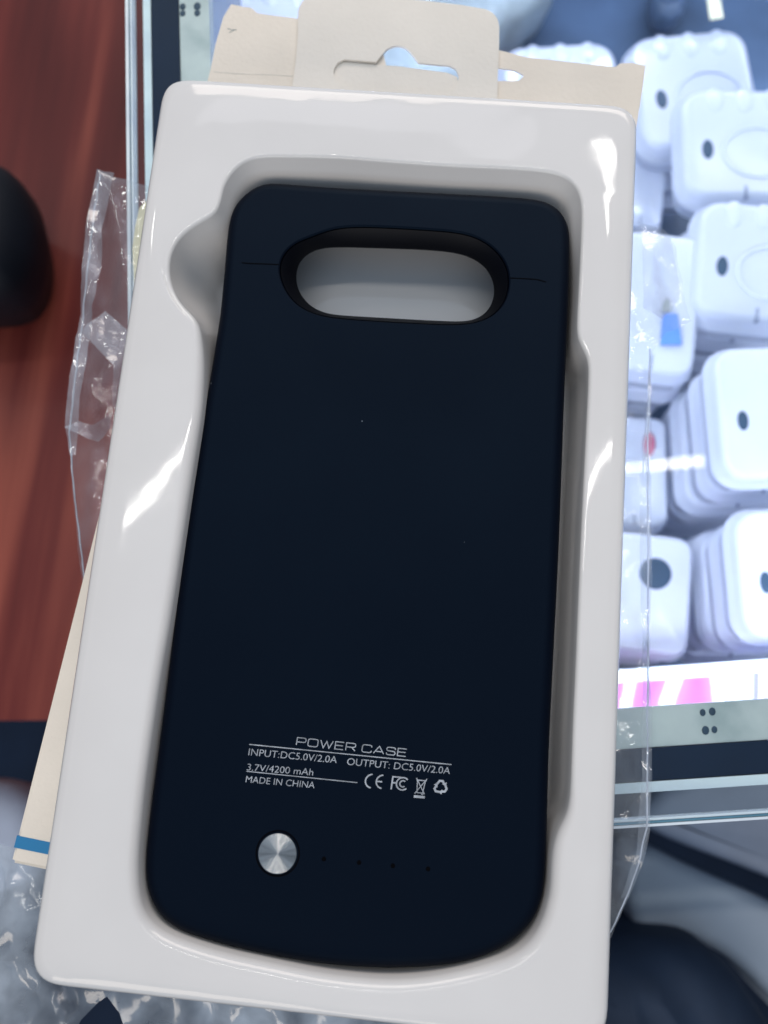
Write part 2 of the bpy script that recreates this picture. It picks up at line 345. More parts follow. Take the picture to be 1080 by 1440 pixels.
# ------------------------------------------------------------------ goods inside the counter
def ear_case_parts(root, w, h, t, hole=True, ribs=True, big=False):
    base = resample(rrect(w, h, w * 0.22), 64); nr = normals_in(base, 1)
    bm = bmesh.new(); rings = [offset(base, nr, d * w, z * t) for d, z in ((0.075, 0), (0.05, 0.03), (0.022, 0.46), (0.004, 0.50), (0, 0.56), (0.004, 0.62), (0.022, 0.65), (0.035, 0.85), (0.052, 0.95), (0.08, 1.0), (0.10, 1.0), (0.125, 0.985))]
    vr, _ = loft(bm, rings); bm.faces.new(vr[0]); bm.faces.new(vr[-1]); finish(bm)
    for v in bm.verts: v.co += root.location
    obj('shell', bm, M['case_white'], root)
    def local(bmx, name, m_):
        for v in bmx.verts: v.co += root.location
        obj(name, bmx, m_, root)
    if hole:
        r = w * (0.17 if big else 0.042)
        local(disc_bm(Vector((-w * 0.27 if not big else w * 0.06, -h * 0.06 if not big else h * 0.16, t * 0.984)), r, t * 0.02, el=1.0 if big else 1.9), 'hook_hole', M['hole'])
    b3 = bmesh.new(); box_bm(b3, (-w * 0.012, -h * 0.46, t * 0.9), (w * 0.012, -h * 0.36, t * 1.004)); local(b3, 'hinge_mark', M['tick'])
    if ribs:
        for k in (-0.2, 0.02, 0.24):
            b2 = bmesh.new(); bmesh.ops.create_uvsphere(b2, u_segments=14, v_segments=8, radius=1)
            for v in b2.verts: v.co = Vector((v.co.x * w * 0.075 + k * w, v.co.y * h * 0.11 + h * 0.36, v.co.z * t * 0.07 + t * 0.97))
            local(b2, 'rib', M['case_white'])
        b2 = bmesh.new(); n = 40; rings = []
        for rr, z in ((0.27, 0.985), (0.265, 1.03), (0.245, 1.03), (0.24, 0.985)):
            rings.append([Vector((w * rr * math.cos(2*math.pi*k/n) + w*0.1, h * rr * 0.8 * math.sin(2*math.pi*k/n) - h*0.08, t * z)) for k in range(n)])
        loft(b2, rings); finish(b2); local(b2, 'inner_ridge', M['case_white'])
def copy_tree(root, loc, rz, label):
    r = root.copy(); col.objects.link(r); r.location = loc; r.rotation_euler = (0, 0, rz); r['label'] = label
    for ch in list(root.children):
        c = ch.copy(); col.objects.link(c); c.parent = r
    return r
ORD = ['Topmost', 'Second', 'Third', 'Fourth', 'Fifth', 'Sixth']
T = 0.0205
def stack(cx, cy, wpx, hpx, ztop, rot, nlay, where, first, hole=True, ribs=True, big=False, jig=0.002):
    c = pix(cx, cy, ztop); s = px_size(c); w_, h_ = wpx * s, hpx * s
    out = None
    for k in range(nlay):
        loc = c + Vector((random.uniform(-jig, jig) if k else 0, random.uniform(-jig, jig) if k else 0, -T * (k + 1) - 0.0004 * k)); rz = R_(rot + (random.uniform(-2, 2) if k else 0))
        lab = first if k == 0 else f'{ORD[k].lower()} case down in the white stack {where}'
        if out is None:
            out = thing('earphone_case', loc, lab, 'plastic case', 'white plastic cases stacked in the counter')
            ear_case_parts(out, w_, h_, T, hole, ribs, big); out.rotation_euler = (0, 0, rz)
        else: copy_tree(out, loc, rz, lab)
    return out
def base_layers(z): return max(1, int((z - ZF) / (T + 0.0004)))
stack(978, 124, 182, 196, -0.168, 10, 3, 'under the yellow tag', 'white case under the yellow tag with dark oval hole at its lower corner')
stack(1046, 200, 186, 186, -0.144, 3, 1, '', 'white case overlapping the one under the yellow tag')
stack(1068, 368, 188, 196, -0.132, -2, 5, 'with a bright lamp streak on it', 'topmost white case of the stack wearing a bright lamp streak')
stack(925, 424, 128, 222, -0.136, -4, 5, 'wearing a blue label', 'narrow white case with a blue label on its face', hole=False, ribs=False)
stack(1092, 578, 176, 210, -0.112, 6, 6, 'leaning over a row of lit edges', 'topmost case of the tall stack above the ribbed stack', ribs=False)
stack(892, 662, 104, 168, -0.172, 2, 3, 'with a red dot', 'small white case with a red dot beside the tray', hole=False, ribs=False)
stack(912, 834, 132, 180, -0.148, -2, 4, 'with the big round hole', 'white case with one big round dark hole', ribs=False, big=True)
stack(1128, 806, 190, 200, -0.108, 6, 6, 'just above the pink carton', 'topmost case of the ribbed stack just above the pink carton', ribs=False)
stack(905, 262, 66, 130, -0.186, -3, 2, 'between the cream carton and the lamp streak', 'slim white case half hidden behind the cream carton edge', hole=False, ribs=False)
stack(790, 132, 176, 176, -0.178, 7, 3, 'behind the cream flap', 'white case peeking over the cream flap near the hang slot', hole=False)
stack(372, 50, 176, 190, -0.150, 3, 4, 'next to the light strip', 'white case beside the light strip at the torn cream flap', hole=False)
def label_plate(name, pts, z, m_, label, cat): obj(name, prism_px(pts, z, 0.0008), m_, smooth=False, label=label, cat=cat)
label_plate('sticker', [(932, 441), (953, 441), (959, 484), (929, 484)], -0.1350, M['tag_blue'], 'blue sticker on the narrow white case', 'sticker')
label_plate('sticker', [(933, 425), (938, 417), (943, 425), (944, 438), (930, 438)], -0.1350, M['tag_grey'], 'grey pointed sticker just above the blue one', 'sticker')
label_plate('price_tag', [(992, -18), (1010, -20), (1017, 24), (999, 27)], -0.160, M['tag_yellow'], 'yellow tag lying on a white case at the top', 'tag')
obj('sticker', disc_bm(pix(913, 625, -0.1716), 0.0024, 0.0006, el=2.2), M['tag_red'], label='red dot on the small white case', cat='sticker')
obj('pouch', pillow(loop_px([(470, -60), (760, -60), (790, -30), (765, 0), (735, 22), (700, 40), (680, 110), (600, 130), (500, 120)], -0.22, 120, 4), -0.215, 0.044, 0.012, 0.004, 60), M['frost'], label='grey green pouch on the dark counter floor behind the hang tab', cat='pouch')
obj('pouch', pillow(loop_px([(915, -40), (965, -44), (968, 10), (948, 26), (915, 22)], -0.24, 120, 4), -0.238, 0.021, 0.008, 0.002, 90), M['shelf_floor'], label='dark blue pouch on the counter floor beside the yellow tag', cat='pouch')
# front row: white shelf lip and cartons
def slab(name, px0, px1, py_top0, py_top1, py_bot0, py_bot1, z, th, m_, **k):
    return obj(name, prism_px([(px0, py_top0), (px1, py_top1), (px1, py_bot1), (px0, py_bot0)], z, th), m_, smooth=False, **k)
slab('shelf_lip', 760, 1300, 950, 911, 968, 929, -0.088, 0.006, M['white_lip'], label='white shelf lip running above the pink carton', cat='shelf')
slab('carton', 800, 1020, 966, 949, 1060, 1042, -0.098, ZF * -1 - 0.098, M['pink'], label='pink carton with white stripes behind the light strip', cat='carton')
slab('carton', 1022, 1063, 948.5, 945, 1040, 1036, -0.104, ZF * -1 - 0.104, M['white_lip'], label='white carton between the pink and the lavender one', cat='carton')
slab('carton', 1066, 1180, 945, 936, 1036, 1026, -0.100, ZF * -1 - 0.100, M['lavender'], label='lavender carton next to the white one behind the light strip', cat='carton')

# ------------------------------------------------------------------ red wood, dark bag, chair, cloths
bm = prism_px([(-420, -260), (235, -260), (330, 1010), (-420, 1018)], -0.17, 0.73); obj('wooden_bench', bm, M['wood'], smooth=False, label='red brown wooden bench top beside the glass counter', cat='bench')
obj('bag', pillow(loop_px([(-120, 262), (-40, 252), (6, 254), (38, 266), (58, 294), (69, 334), (69, 378), (62, 412), (46, 436), (20, 448), (-10, 455), (-120, 460)], -0.14, 240, 10), -0.11, 0.058, 0.02, 0.004, 20), M['black'], label='black rounded bag lying on the red wood', cat='bag')
ZL = -0.25
seat = obj('chair_seat', pillow(loop_px([(884, 1224), (890, 1195), (915, 1190), (966, 1218), (1024, 1243), (1090, 1272), (1300, 1380), (1300, 1560), (1160, 1490), (1090, 1408), (1039, 1358), (1001, 1334), (966, 1322), (916, 1324), (896, 1312), (886, 1270)], ZL, 260, 5), ZL, 0.08, 0.0065, fan=False), M['grey'], label='grey blue padded seat curving under the counter front', cat='chair')
obj('panel', pillow(loop_px([(895, 1150), (960, 1080), (1300, 1050), (1300, 1325), (1080, 1233), (995, 1201), (925, 1174)], ZL - 0.01, 200, 2), ZL - 0.01, 0.05, 0.008, fan=False), M['lilac'], label='pale grey blue cushion behind the padded seat', cat='cushion')
obj('trousers', pillow(loop_px([(800, 1372), (838, 1346), (868, 1333), (930, 1327), (985, 1331), (1015, 1345), (1045, 1374), (1080, 1425), (1130, 1500), (1150, 1600), (800, 1600), (790, 1450)], ZL + 0.04, 240, 6), ZL + 0.04, 0.16, 0.022, 0.004, 38), M['navy'], label='dark navy folded cloth in front of the grey blue seat', cat='cloth')
obj('cloth', pillow(loop_px([(-90, 1098), (-10, 1100), (14, 1112), (40, 1136), (46, 1190), (20, 1260), (-90, 1270)], -0.20, 160, 4), -0.20, 0.05, 0.012), M['lilac'], label='pale lilac cloth below the red wood beside the cream carton', cat='cloth')

# ------------------------------------------------------------------ clear plastic bags under the carton
def crumple(poly, zf, step, jitter, seed, amp):
    rnd = random.Random(seed)
    pts2 = [pix(x, y, 0.002) for x, y in poly]; n = len(pts2)
    edge = []
    for i in range(n):
        a, b2 = pts2[i], pts2[(i + 1) % n]; k = max(1, int((b2 - a).length / step))
        edge += [a.lerp(b2, j / k) for j in range(k)]
    ne = len(edge); co = [Vector((p.x, p.y)) for p in edge]
    x0, x1 = min(c.x for c in co), max(c.x for c in co); y0, y1 = min(c.y for c in co), max(c.y for c in co)
    y = y0
    while y < y1:
        x = x0
        while x < x1:
            q = Vector((x + rnd.uniform(-jitter, jitter) * step, y + rnd.uniform(-jitter, jitter) * step))
            if all((q - c).length > step * 0.55 for c in co[:ne]): co.append(q)
            x += step
        y += step
    vs, es, fs, *_ = delaunay_2d_cdt(co, [], [list(range(ne))], 1, 1e-7)
    bm = bmesh.new(); bv = []
    for p in vs:
        q = Vector((p.x, p.y, 0)); s = Vector((q.x * 75 + q.y * 30, q.y * 26 - q.x * 14, seed))
        ridge = 1.2 - 1.6 * abs(noise.noise(s)) - 0.7 * abs(noise.noise(s * 2.6 + Vector((0, 3, 0)))) - 0.16 * abs(noise.noise(s * 6.5 + Vector((0, 7, 2)))) + rnd.uniform(-0.07, 0.07)
        bv.append(bm.verts.new((p.x, p.y, zf(p.x, p.y) + amp * ridge)))
    for f in fs:
        try: bm.faces.new([bv[i] for i in f])
        except ValueError: pass
    return bm, edge
def in_counter(x, y):
    q = CT.inverted() @ Vector((x, y, 0)); return q.x, q.y
def bag_z(x, y):
    u, v = in_counter(x, y); z = 0.0008
    if u < 0: z -= -u * 0.20
    if v < 0: z -= -v * 0.08
    return z
poly = [(138, 240), (168, 252), (215, 268), (330, 300), (600, 330), (880, 330), (900, 322), (930, 330), (948, 352), (962, 420), (972, 452), (935, 470), (914, 500), (911, 640), (912, 800), (911, 1000), (911, 1100), (910, 1165), (899, 1215), (884, 1262), (860, 1318), (780, 1360), (400, 1330), (140, 1180), (118, 840), (108, 770), (98, 690), (90, 600), (103, 500), (112, 440), (120, 360), (128, 300)]
bm, edge = crumple(poly, bag_z, 0.0021, 0.42, 3, 0.0036)
bag = thing('plastic_bag', pix(500, 700, 0.0005), 'thin clear plastic bag sticking out on both sides under the white tray', 'plastic bag')
obj('film', bm, M['film'], bag)
for pl, sd in (([(138, 240), (166, 252), (160, 275), (146, 330), (150, 350), (140, 400), (128, 470), (114, 560), (106, 640), (98, 640), (90, 600), (103, 500), (112, 440), (120, 360), (128, 300)], 21), ([(92, 602), (110, 592), (130, 598), (165, 585), (160, 606), (140, 622), (122, 616)], 22), ([(118, 470), (150, 440), (185, 470), (178, 560), (160, 580), (165, 520)], 23), ([(912, 500), (911, 640), (912, 800), (911, 1000), (910, 1165), (899, 1215), (884, 1262), (872, 1262), (890, 1200), (897, 1100), (900, 900), (895, 700), (905, 560)], 24), ([(899, 332), (938, 345), (955, 420), (930, 452), (900, 440)], 25)):
    bm, e_ = crumple(pl, lambda x, y: bag_z(x, y) + 0.0022, 0.0016, 0.42, sd, 0.0028); obj('folded_film', bm, M['film_fold' if sd != 24 else 'film'], bag)
def tube(pts, r, n=6, closed=False):
    bm = bmesh.new(); rings = []
    for i, p in enumerate(pts):
        t = ((pts[i + 1] if i + 1 < len(pts) else p) - (pts[i - 1] if i else p)).normalized()
        a = t.cross(Vector((0, 0, 1))).normalized(); b2 = a.cross(t)
        rings.append([p + (a * math.cos(2*math.pi*k/n) + b2 * math.sin(2*math.pi*k/n)) * r for k in range(n)])
    loft(bm, rings); finish(bm); return bm
def px_line(pts, dz=0.001, k=10):
    out = []
    for (a, b2), (c, d) in zip(pts, pts[1:]):
        for j in range(k):
            p = pix(a + (c - a) * j / k, b2 + (d - b2) * j / k, 0.002); out.append(Vector((p.x, p.y, bag_z(p.x, p.y) + dz + 0.0008 * noise.noise(p * 300))))
    return out
obj('seam', tube(px_line([(138, 240), (128, 300), (120, 360), (112, 440), (103, 500), (90, 600), (98, 690), (108, 770), (118, 840)]), 0.00022), M['film_seam'], bag)
obj('seam', tube(px_line([(914, 490), (911, 640), (912, 800), (911, 1000), (911, 1100), (910, 1165), (899, 1215), (884, 1262), (858, 1320)]), 0.00022), M['film_seam'], bag)
def bag2_z(x, y):
    return -0.010 + 0.006 * noise.noise(Vector((x * 30, y * 30, 4)))
poly2 = [(-70, 1180), (10, 1205), (30, 1168), (52, 1120), (140, 1150), (300, 1240), (600, 1330), (640, 1480), (560, 1500), (152, 1500), (148, 1445), (137, 1414), (116, 1430), (95, 1452), (80, 1500), (-80, 1500)]
bm, edge = crumple(poly2, bag2_z, 0.0024, 0.40, 11, 0.0085)
obj('plastic_bag', bm, M['film_thick'], label='cloudy crumpled plastic bag under the lower end of the white tray', cat='plastic bag')
def bag2_low(x, y): return -0.030 + 0.004 * noise.noise(Vector((x * 40, y * 40, 9)))

obj('paper_scrap', prism_px([(196, 292), (206, 283), (218, 290), (226, 330), (214, 380), (200, 407), (189, 402), (186, 350), (190, 318)], 0.0006, 0.0003), M['tag_yellow'], smooth=False, label='torn yellow paper scrap on the glass edge beside the white tray', cat='paper')
# ------------------------------------------------------------------ cream retail carton under the tray
ZB = 0.0100
BL, TL, TR = pix(15, 1213, ZB), pix(296, 100, ZB), pix(908, 92, ZB)
bu = (TL - BL).normalized(); br = Vector((bu.y, -bu.x, 0)); wb = (TR - TL).dot(br); lb = (TL - BL).length
print('carton', wb, lb)
BT = Matrix((br, bu, Vector((0, 0, 1)))).transposed().to_4x4(); BT.translation = BL.xy.to_3d()
carton = thing('retail_carton', BT @ Vector((wb / 2, lb / 2, 0.001)), 'flat cream cardboard retail carton lying under the white tray with a blue stripe', 'carton')
bm = bmesh.new(); box_bm(bm, (0, 0, 0.0042), (wb, lb - 0.004, ZB), BT); bmesh.ops.bevel(bm, geom=bm.edges[:], offset=0.0006, segments=2, affect='EDGES')
obj('body', bm, M['card'], carton, smooth=False)
s0v = (pix(24, 1184, ZB) - BL).dot(bu)
bm = bmesh.new(); box_bm(bm, (-0.0001, s0v - 0.0012, ZB - 0.004), (wb + 0.0001, s0v + 0.0013, ZB + 0.00008), BT); obj('blue_stripe', bm, M['stripe'], carton, smooth=False)
flap = [(288, 128), (296, 98), (303, 62), (314, 24), (325, 6), (340, 9), (354, 11), (362, 18), (372, 20), (420, 26), (560, 44), (700, 70), (740, 80), (800, 87), (866, 94), (872, 89), (888, 88), (908, 92), (903, 130), (893, 190), (600, 190)]
fhole = [(535, 58), (600, 60), (660, 92), (704, 96), (725, 99), (737, 106), (730, 113), (704, 114), (600, 112), (545, 100)]
obj('top_flap', prism_px(flap, ZB + 0.0011, 0.0005, fhole), M['card'], carton, smooth=False)
obj('fold_line', tube([pix(x, y, ZB + 0.0011) for x, y in ((300, 101), (340, 104), (380, 105), (412, 107))], 0.0001), M['card_white'], carton)
obj('pen_mark', tube([pix(x, y, ZB + 0.0011) for x, y in ((322, 46), (328, 43), (333, 42), (326, 42), (320, 40))], 0.0001), M['tag_grey'], carton)

# ------------------------------------------------------------------ backing card with the hang tab
ZC = ZB + 0.0022
def arc(cx, cy, r, a0, a1, n=8): return [(cx + r * math.cos(R_(a0 + (a1 - a0) * k / n)), cy - r * math.sin(R_(a0 + (a1 - a0) * k / n))) for k in range(n + 1)]
tab = [(407, 200), (410, 130), (416, 85), (419, 50)] + arc(449, 20, 30, 175, 95) + [(520, -6), (600, 1), (650, 7)] + arc(676, 38, 26, 82, 0) + [(702, 60), (700, 110), (697, 200)]
slot = [(469, 103), (470, 96), (475, 88), (484, 83.5), (505, 85), (529, 87), (536, 78), (543, 69.5), (551, 65.5), (559, 64), (567, 65.5), (574, 70), (581, 78), (588, 88), (610, 90), (632, 92), (641, 97), (645, 106), (644, 116), (638, 126), (629, 131), (560, 126), (482, 121), (473, 114)]
bcard = thing('backing_card', pix(560, 200, ZC), 'pale cream backing card with rounded hang tab and slot above the white tray', 'card')
obj('card', prism_px(tab, ZC, 0.0007, slot), M['card_white'], bcard, smooth=False)
obj('punched_flap', prism_px([(468, 108), (469, 98), (478, 88), (488, 87), (529, 91), (560, 93), (590, 97), (628, 102), (643, 108), (645, 118), (640, 127), (629, 132), (560, 127), (482, 122), (472, 116)], ZC - 0.0008, 0.0006), M['card_white'], bcard, smooth=False)

# ------------------------------------------------------------------ white blister tray
N = 520
cav_px = [(540, 226), (480, 220.5), (402, 219), (369, 219), (352, 222), (336, 230), (322, 245), (313, 261), (310, 278), (306, 293), (298, 302), (286, 308), (269, 318), (252, 332), (241, 349), (236, 369), (237, 391), (243, 410), (255, 430), (270, 443), (278, 455), (280, 472), (282, 500), (281, 540), (278, 580), (270, 630), (262, 680), (250, 760), (235, 860), (217, 960), (207, 1030), (197, 1100), (191, 1160), (187, 1205), (187, 1245), (192, 1277), (204, 1300), (226, 1318), (258, 1331), (310, 1347), (380, 1362), (440, 1375), (500, 1383), (545, 1386), (590, 1384), (640, 1376), (690, 1363), (722, 1352), (745, 1336), (762, 1313), (772, 1288), (780, 1255), (781, 1220), (783, 1193), (790, 1169), (800, 1152), (805, 1130), (806, 1080), (808, 1010), (811, 950), (815, 850), (820, 730), (825, 630), (829, 550), (830, 512), (827, 498), (820, 487), (815, 477), (813, 464), (814, 440), (816, 402), (818.5, 347), (820, 297), (818, 277), (811, 260), (798, 249), (780, 242), (750, 238), (696, 235), (640, 233)]
cav = [p for p in loop_px(cav_px, ZR, N, 3, 2)]
nin = normals_in(cav, 4)
out_px = []
TLx, TRx, BRx, BLx = Vector((230.5, 108.9)), Vector((897.9, 149.3)), Vector((854.5, 1475.8)), Vector((38, 1382.8))
cor = [pix(c.x, c.y, ZR - 0.001) for c in (TLx, BLx, BRx, TRx)]
def outer_loop(n):
    rad = 0.0062; pts = []
    for i in range(4):
        a, c, b2 = cor[i - 1], cor[i], cor[(i + 1) % 4]
        p, q = c + (a - c).normalized() * rad, c + (b2 - c).normalized() * rad
        for k in range(13):
            t = k / 12; pts.append((p * (1 - t) ** 2 + c * 2 * t * (1 - t) * 1.0 + q * t ** 2))
    return resample(pts, n)
oc = outer_loop(N)
# match starts: cavity starts at top middle running left, outer loop starts near the top left corner
st = min(range(N), key=lambda i: (oc[i] - Vector((cav[0].x, max(p.y for p in oc), oc[i].z))).length); oc = oc[st:] + oc[:st]
def corner_idx(lp, c): return min(range(N), key=lambda i: (lp[i].xy - c.xy).length)
ci = [0] + [corner_idx(oc, c) for c in cor] + [N]
cc_px = [(325, 240), (196, 1290), (772, 1290), (812, 260)]
ki = [0] + [corner_idx(cav, pix(x, y, ZR)) for x, y in cc_px] + [N]
def at_index(lp, f):
    i = int(math.floor(f)); t = f - i; return lp[i % N].lerp(lp[(i + 1) % N], t)
om = [None] * N
for s in range(5):
    for i in range(ki[s], ki[s + 1]):
        om[i] = at_index(oc, ci[s] + (ci[s + 1] - ci[s]) * (i - ki[s]) / max(1, ki[s + 1] - ki[s]))
om = [om[i] if om[i] else oc[i] for i in range(N)]
om = smooth_loop(om, 2)
nout = normals_in(om, 3)
notch_c = pix(300, 378, ZR)
draft = []
for p in cav:
    d = (p - notch_c).length; draft.append(1.0 if p.x < notch_c.x + 0.0008 and d < 0.0118 else 0.0)
for _ in range(30): draft = [draft[i] * .5 + (draft[i-1] + draft[(i+1) % N]) * .25 for i in range(N)]
dtop = [0.0034 * min(1.0, max(0.0, (p.y - 0.058) / 0.012)) for p in cav]
for _ in range(20): dtop = [dtop[i] * .5 + (dtop[i-1] + dtop[(i+1) % N]) * .25 for i in range(N)]
DEP = 0.0198
def warp(p):
    return 0.00022 * noise.noise(Vector((p.x * 22, p.y * 13, 2.0))) + 0.00010 * noise.noise(Vector((p.x * 60, p.y * 40, 5.0)))
rings = []
for dd, dz in ((-0.0010, -DEP - 0.0006), (-0.0010, -DEP * 0.5), (-0.00015, -0.0035), (0, -0.0022), (0.0002, -0.0013), (0.0006, -0.0006), (0.0011, -0.00018)):
    rings.append(offset(om, nout, dd, ZR + dz))
rim0 = rings[-1]; rimw = []
filv = [0.0024 if (p.x < -0.02 and p.y < 0.035) or p.y < -0.055 else 0.0010 for p in cav]
for _ in range(60): filv = [filv[i] * .5 + (filv[i-1] + filv[(i+1) % N]) * .25 for i in range(N)]
fil = 0.0010
inner = offset(cav, nin, [-f * 0.75 for f in filv], ZR)
for k in range(1, 11):
    t = k / 11; r = []
    for a, b2 in zip(offset(om, nout, 0.0011, ZR), inner):
        p = a.lerp(b2, t); wd = (a - b2).length; crown = (0.034 + 0.012 * (p.x < -0.02) - 0.030 * min(1.0, max(0.0, (p.y - 0.062) / 0.012))) * wd * (1 - (2 * t - 1) ** 2) * 0.6
        p.z = ZR - 0.00018 + 0.00018 * min(1, t * 4) + crown + warp(p) * math.sin(math.pi * t) ; r.append(p)
    rings.append(r)
for k in range(7):
    a = math.pi / 2 * k / 6 * 0.93
    r = offset(cav, nin, [f * (-0.75 + math.sin(a)) for f in filv], ZR)
    for p, f in zip(r, filv): p.z = ZR - f * (1 - math.cos(a))
    rings.append(r)
for t in (0.12, 0.25, 0.4, 0.55, 0.7, 0.85, 0.95):
    dd = [f * 0.25 + 0.0013 * t + d2 * t ** 0.55 + 0.0066 * q * (t ** 1.3) for q, d2, f in zip(draft, dtop, filv)]
    r = offset(cav, nin, dd, ZR)
    for p, f in zip(r, filv): p.z = ZR - f * 0.95 - (DEP - f) * t * 0.98
    rings.append(r)
rings.append(offset(cav, nin, [0.0024 + d2 + 0.0078 * q for q, d2 in zip(draft, dtop)], ZR - DEP))
bm = bmesh.new(); vr, fs = loft(bm, rings)
fl = fill_between(bm, vr[-1]); finish(bm)
for f in bm.faces:
    if f.normal.z < -0.2 and f in fl: f.normal_flip()
tray = obj('blister_tray', bm, M['tray'], label='glossy white vacuum formed tray holding the black power case', cat='tray', flat=fl)

# ------------------------------------------------------------------ black power case in the tray
ZT = ZR - 0.0030                                   # top face of the case
case_px = [(540, 267), (450, 262), (390, 257), (374, 256.5), (358, 262), (341, 275), (328, 290), (321.5, 311), (318, 341), (316, 369), (313, 402), (309, 444), (303, 480), (297, 520), (288, 570), (280, 625), (265, 720), (247, 855), (235, 955), (224, 1040), (212, 1130), (205, 1190), (203, 1225), (206, 1250), (214, 1273), (230, 1295), (256, 1311), (300, 1325), (350, 1338), (400, 1348), (450, 1355.5), (500, 1360), (545, 1361.5), (590, 1360), (640, 1357), (690, 1343), (725, 1322), (748, 1298), (761, 1274), (767, 1240), (770, 1160), (772, 1060), (777, 960), (781, 880), (785, 805), (790, 680), (794, 555), (797, 495), (799, 440), (801, 390), (802, 345), (801, 320), (795, 304), (785, 292), (770, 283), (752, 279), (700, 275), (640, 272)]
NC = 420
cs = loop_px(case_px, ZT - 0.0012, NC, 3, 2); cn = normals_in(cs, 4)
def pill_loop(x0, y0, x1, y1, z, n=72):             # two ends of a stadium as drawn, four corner points in photo pixels
    return None
up_px = [(440, 331), (468, 320), (500, 317.5), (540, 318.5), (600, 322), (640, 325), (668, 331), (692, 345), (710, 365), (717, 388), (715, 412), (706, 432), (690, 446), (668, 454), (640, 456.5), (600, 455), (540, 452), (470, 447), (440, 441), (414, 427), (398, 404), (391, 380), (396, 358), (414, 340)]
lo_px = [(446, 349), (470, 346), (540, 348), (600, 350), (640, 354), (664, 361), (684, 375), (694, 394), (696, 410), (692, 428), (684, 440), (672, 448), (655, 452.5), (610, 451), (540, 447), (480, 443.5), (458, 441), (436, 431), (421, 413), (415, 392), (418, 372), (428, 358)]
HN = 120
hu = loop_px(up_px, ZT, HN, 3, 2); hl = loop_px(lo_px, ZT - 0.0036, HN, 3, 2)
k0 = min(range(HN), key=lambda i: (hl[i].xy - hu[0].xy).length); hl = hl[k0:] + hl[:k0]
pc = thing('power_case', (0, 0, ZT - 0.0164), 'black matte battery phone case with pill shaped camera opening lying in the white tray', 'phone case')
bm = bmesh.new(); RE = 0.0024; rings = [offset(cs, cn, 0.0026, ZT - 0.0044), offset(cs, cn, 0.0026, ZT - 0.0160), offset(cs, cn, 0.0014, ZT - 0.0164), offset(cs, cn, 0.0008, ZT - 0.0158), offset(cs, cn, 0.0004, ZT - 0.0100), offset(cs, cn, 0.0001, ZT - 0.0050)]
for k in range(9):
    a = math.pi / 2 * k / 8; rings.append(offset(cs, cn, RE * (1 - math.cos(a)), ZT - RE * 0.85 + RE * 0.85 * math.sin(a)))
rings = [r for r in rings]
vr, fs = loft(bm, rings)
hn = normals_in(hu, 2)
hv = [bm.verts.new(v) for v in offset(hu, hn, -0.00035, ZT)]
flats = fill_between(bm, vr[-1], hv)
ub = [bm.verts.new((p.x, p.y, ZT - 0.0044)) for p in offset(hl, normals_in(hl, 2), -0.0004, 0)]; under = fill_between(bm, vr[0], ub)
h2 = [bm.verts.new(v) for v in offset(hu, hn, 0.0, ZT - 0.0004)]
for i in range(HN):
    j = (i + 1) % HN; bm.faces.new((hv[i], hv[j], h2[j], h2[i]))
finish(bm)
for f in flats:
    if f.normal.z < 0: f.normal_flip()
obj('body', bm, M['case'], pc, flat=flats + under)
bm = bmesh.new(); rings = [offset(hu, hn, 0.0002, ZT - 0.0005), hl_ring := [Vector((p.x, p.y, ZT - 0.0036)) for p in hl], [Vector((p.x, p.y, ZT - 0.0041)) for p in hl], offset(hl, normals_in(hl, 2), -0.0004, ZT - 0.0045)]
loft(bm, rings); finish(bm); obj('camera_bezel', bm, M['bezel'], pc)
def strip_px(pts, wid, z):
    """a mitred flat stroke on the plane z: pts and wid in photo pixels"""
    bm = bmesh.new(); stroke(bm, pts, wid, z); return bm
zoff = [0.0]
def stroke(bm, pts, wid, z, closed=False):
    zoff[0] = (zoff[0] + 0.000003) % 0.00003; z = z + zoff[0]
    P = [Vector(p) for p in pts]; n = len(P); Lf, Rt = [], []
    for i in range(n):
        if closed: d0, d1 = (P[i] - P[i - 1]).normalized(), (P[(i + 1) % n] - P[i]).normalized()
        else:
            d1 = (P[i + 1] - P[i]).normalized() if i + 1 < n else None; d0 = (P[i] - P[i - 1]).normalized() if i else d1; d1 = d1 or d0
        nn = (Vector((-d0.y, d0.x)) + Vector((-d1.y, d1.x))).normalized(); k = wid / 2 / max(0.35, nn.dot(Vector((-d0.y, d0.x))))
        a, b2 = P[i] + nn * k, P[i] - nn * k; Lf.append(bm.verts.new(pix(a.x, a.y, z))); Rt.append(bm.verts.new(pix(b2.x, b2.y, z)))
    for i in range(n if closed else n - 1):
        j = (i + 1) % n; f = bm.faces.new((Lf[i], Lf[j], Rt[j], Rt[i]))
        f.normal_update()
        if f.normal.z < 0: f.normal_flip()
ZK = ZT + 0.00004
obj('seam', strip_px([(340, 369.5), (352, 370.5), (370, 371), (392, 372)], 1.5, ZK), M['groove'], pc, smooth=False)
obj('seam', strip_px([(717, 391), (735, 391.5), (755, 393), (768, 396.5)], 1.4, ZK), M['groove'], pc, smooth=False)

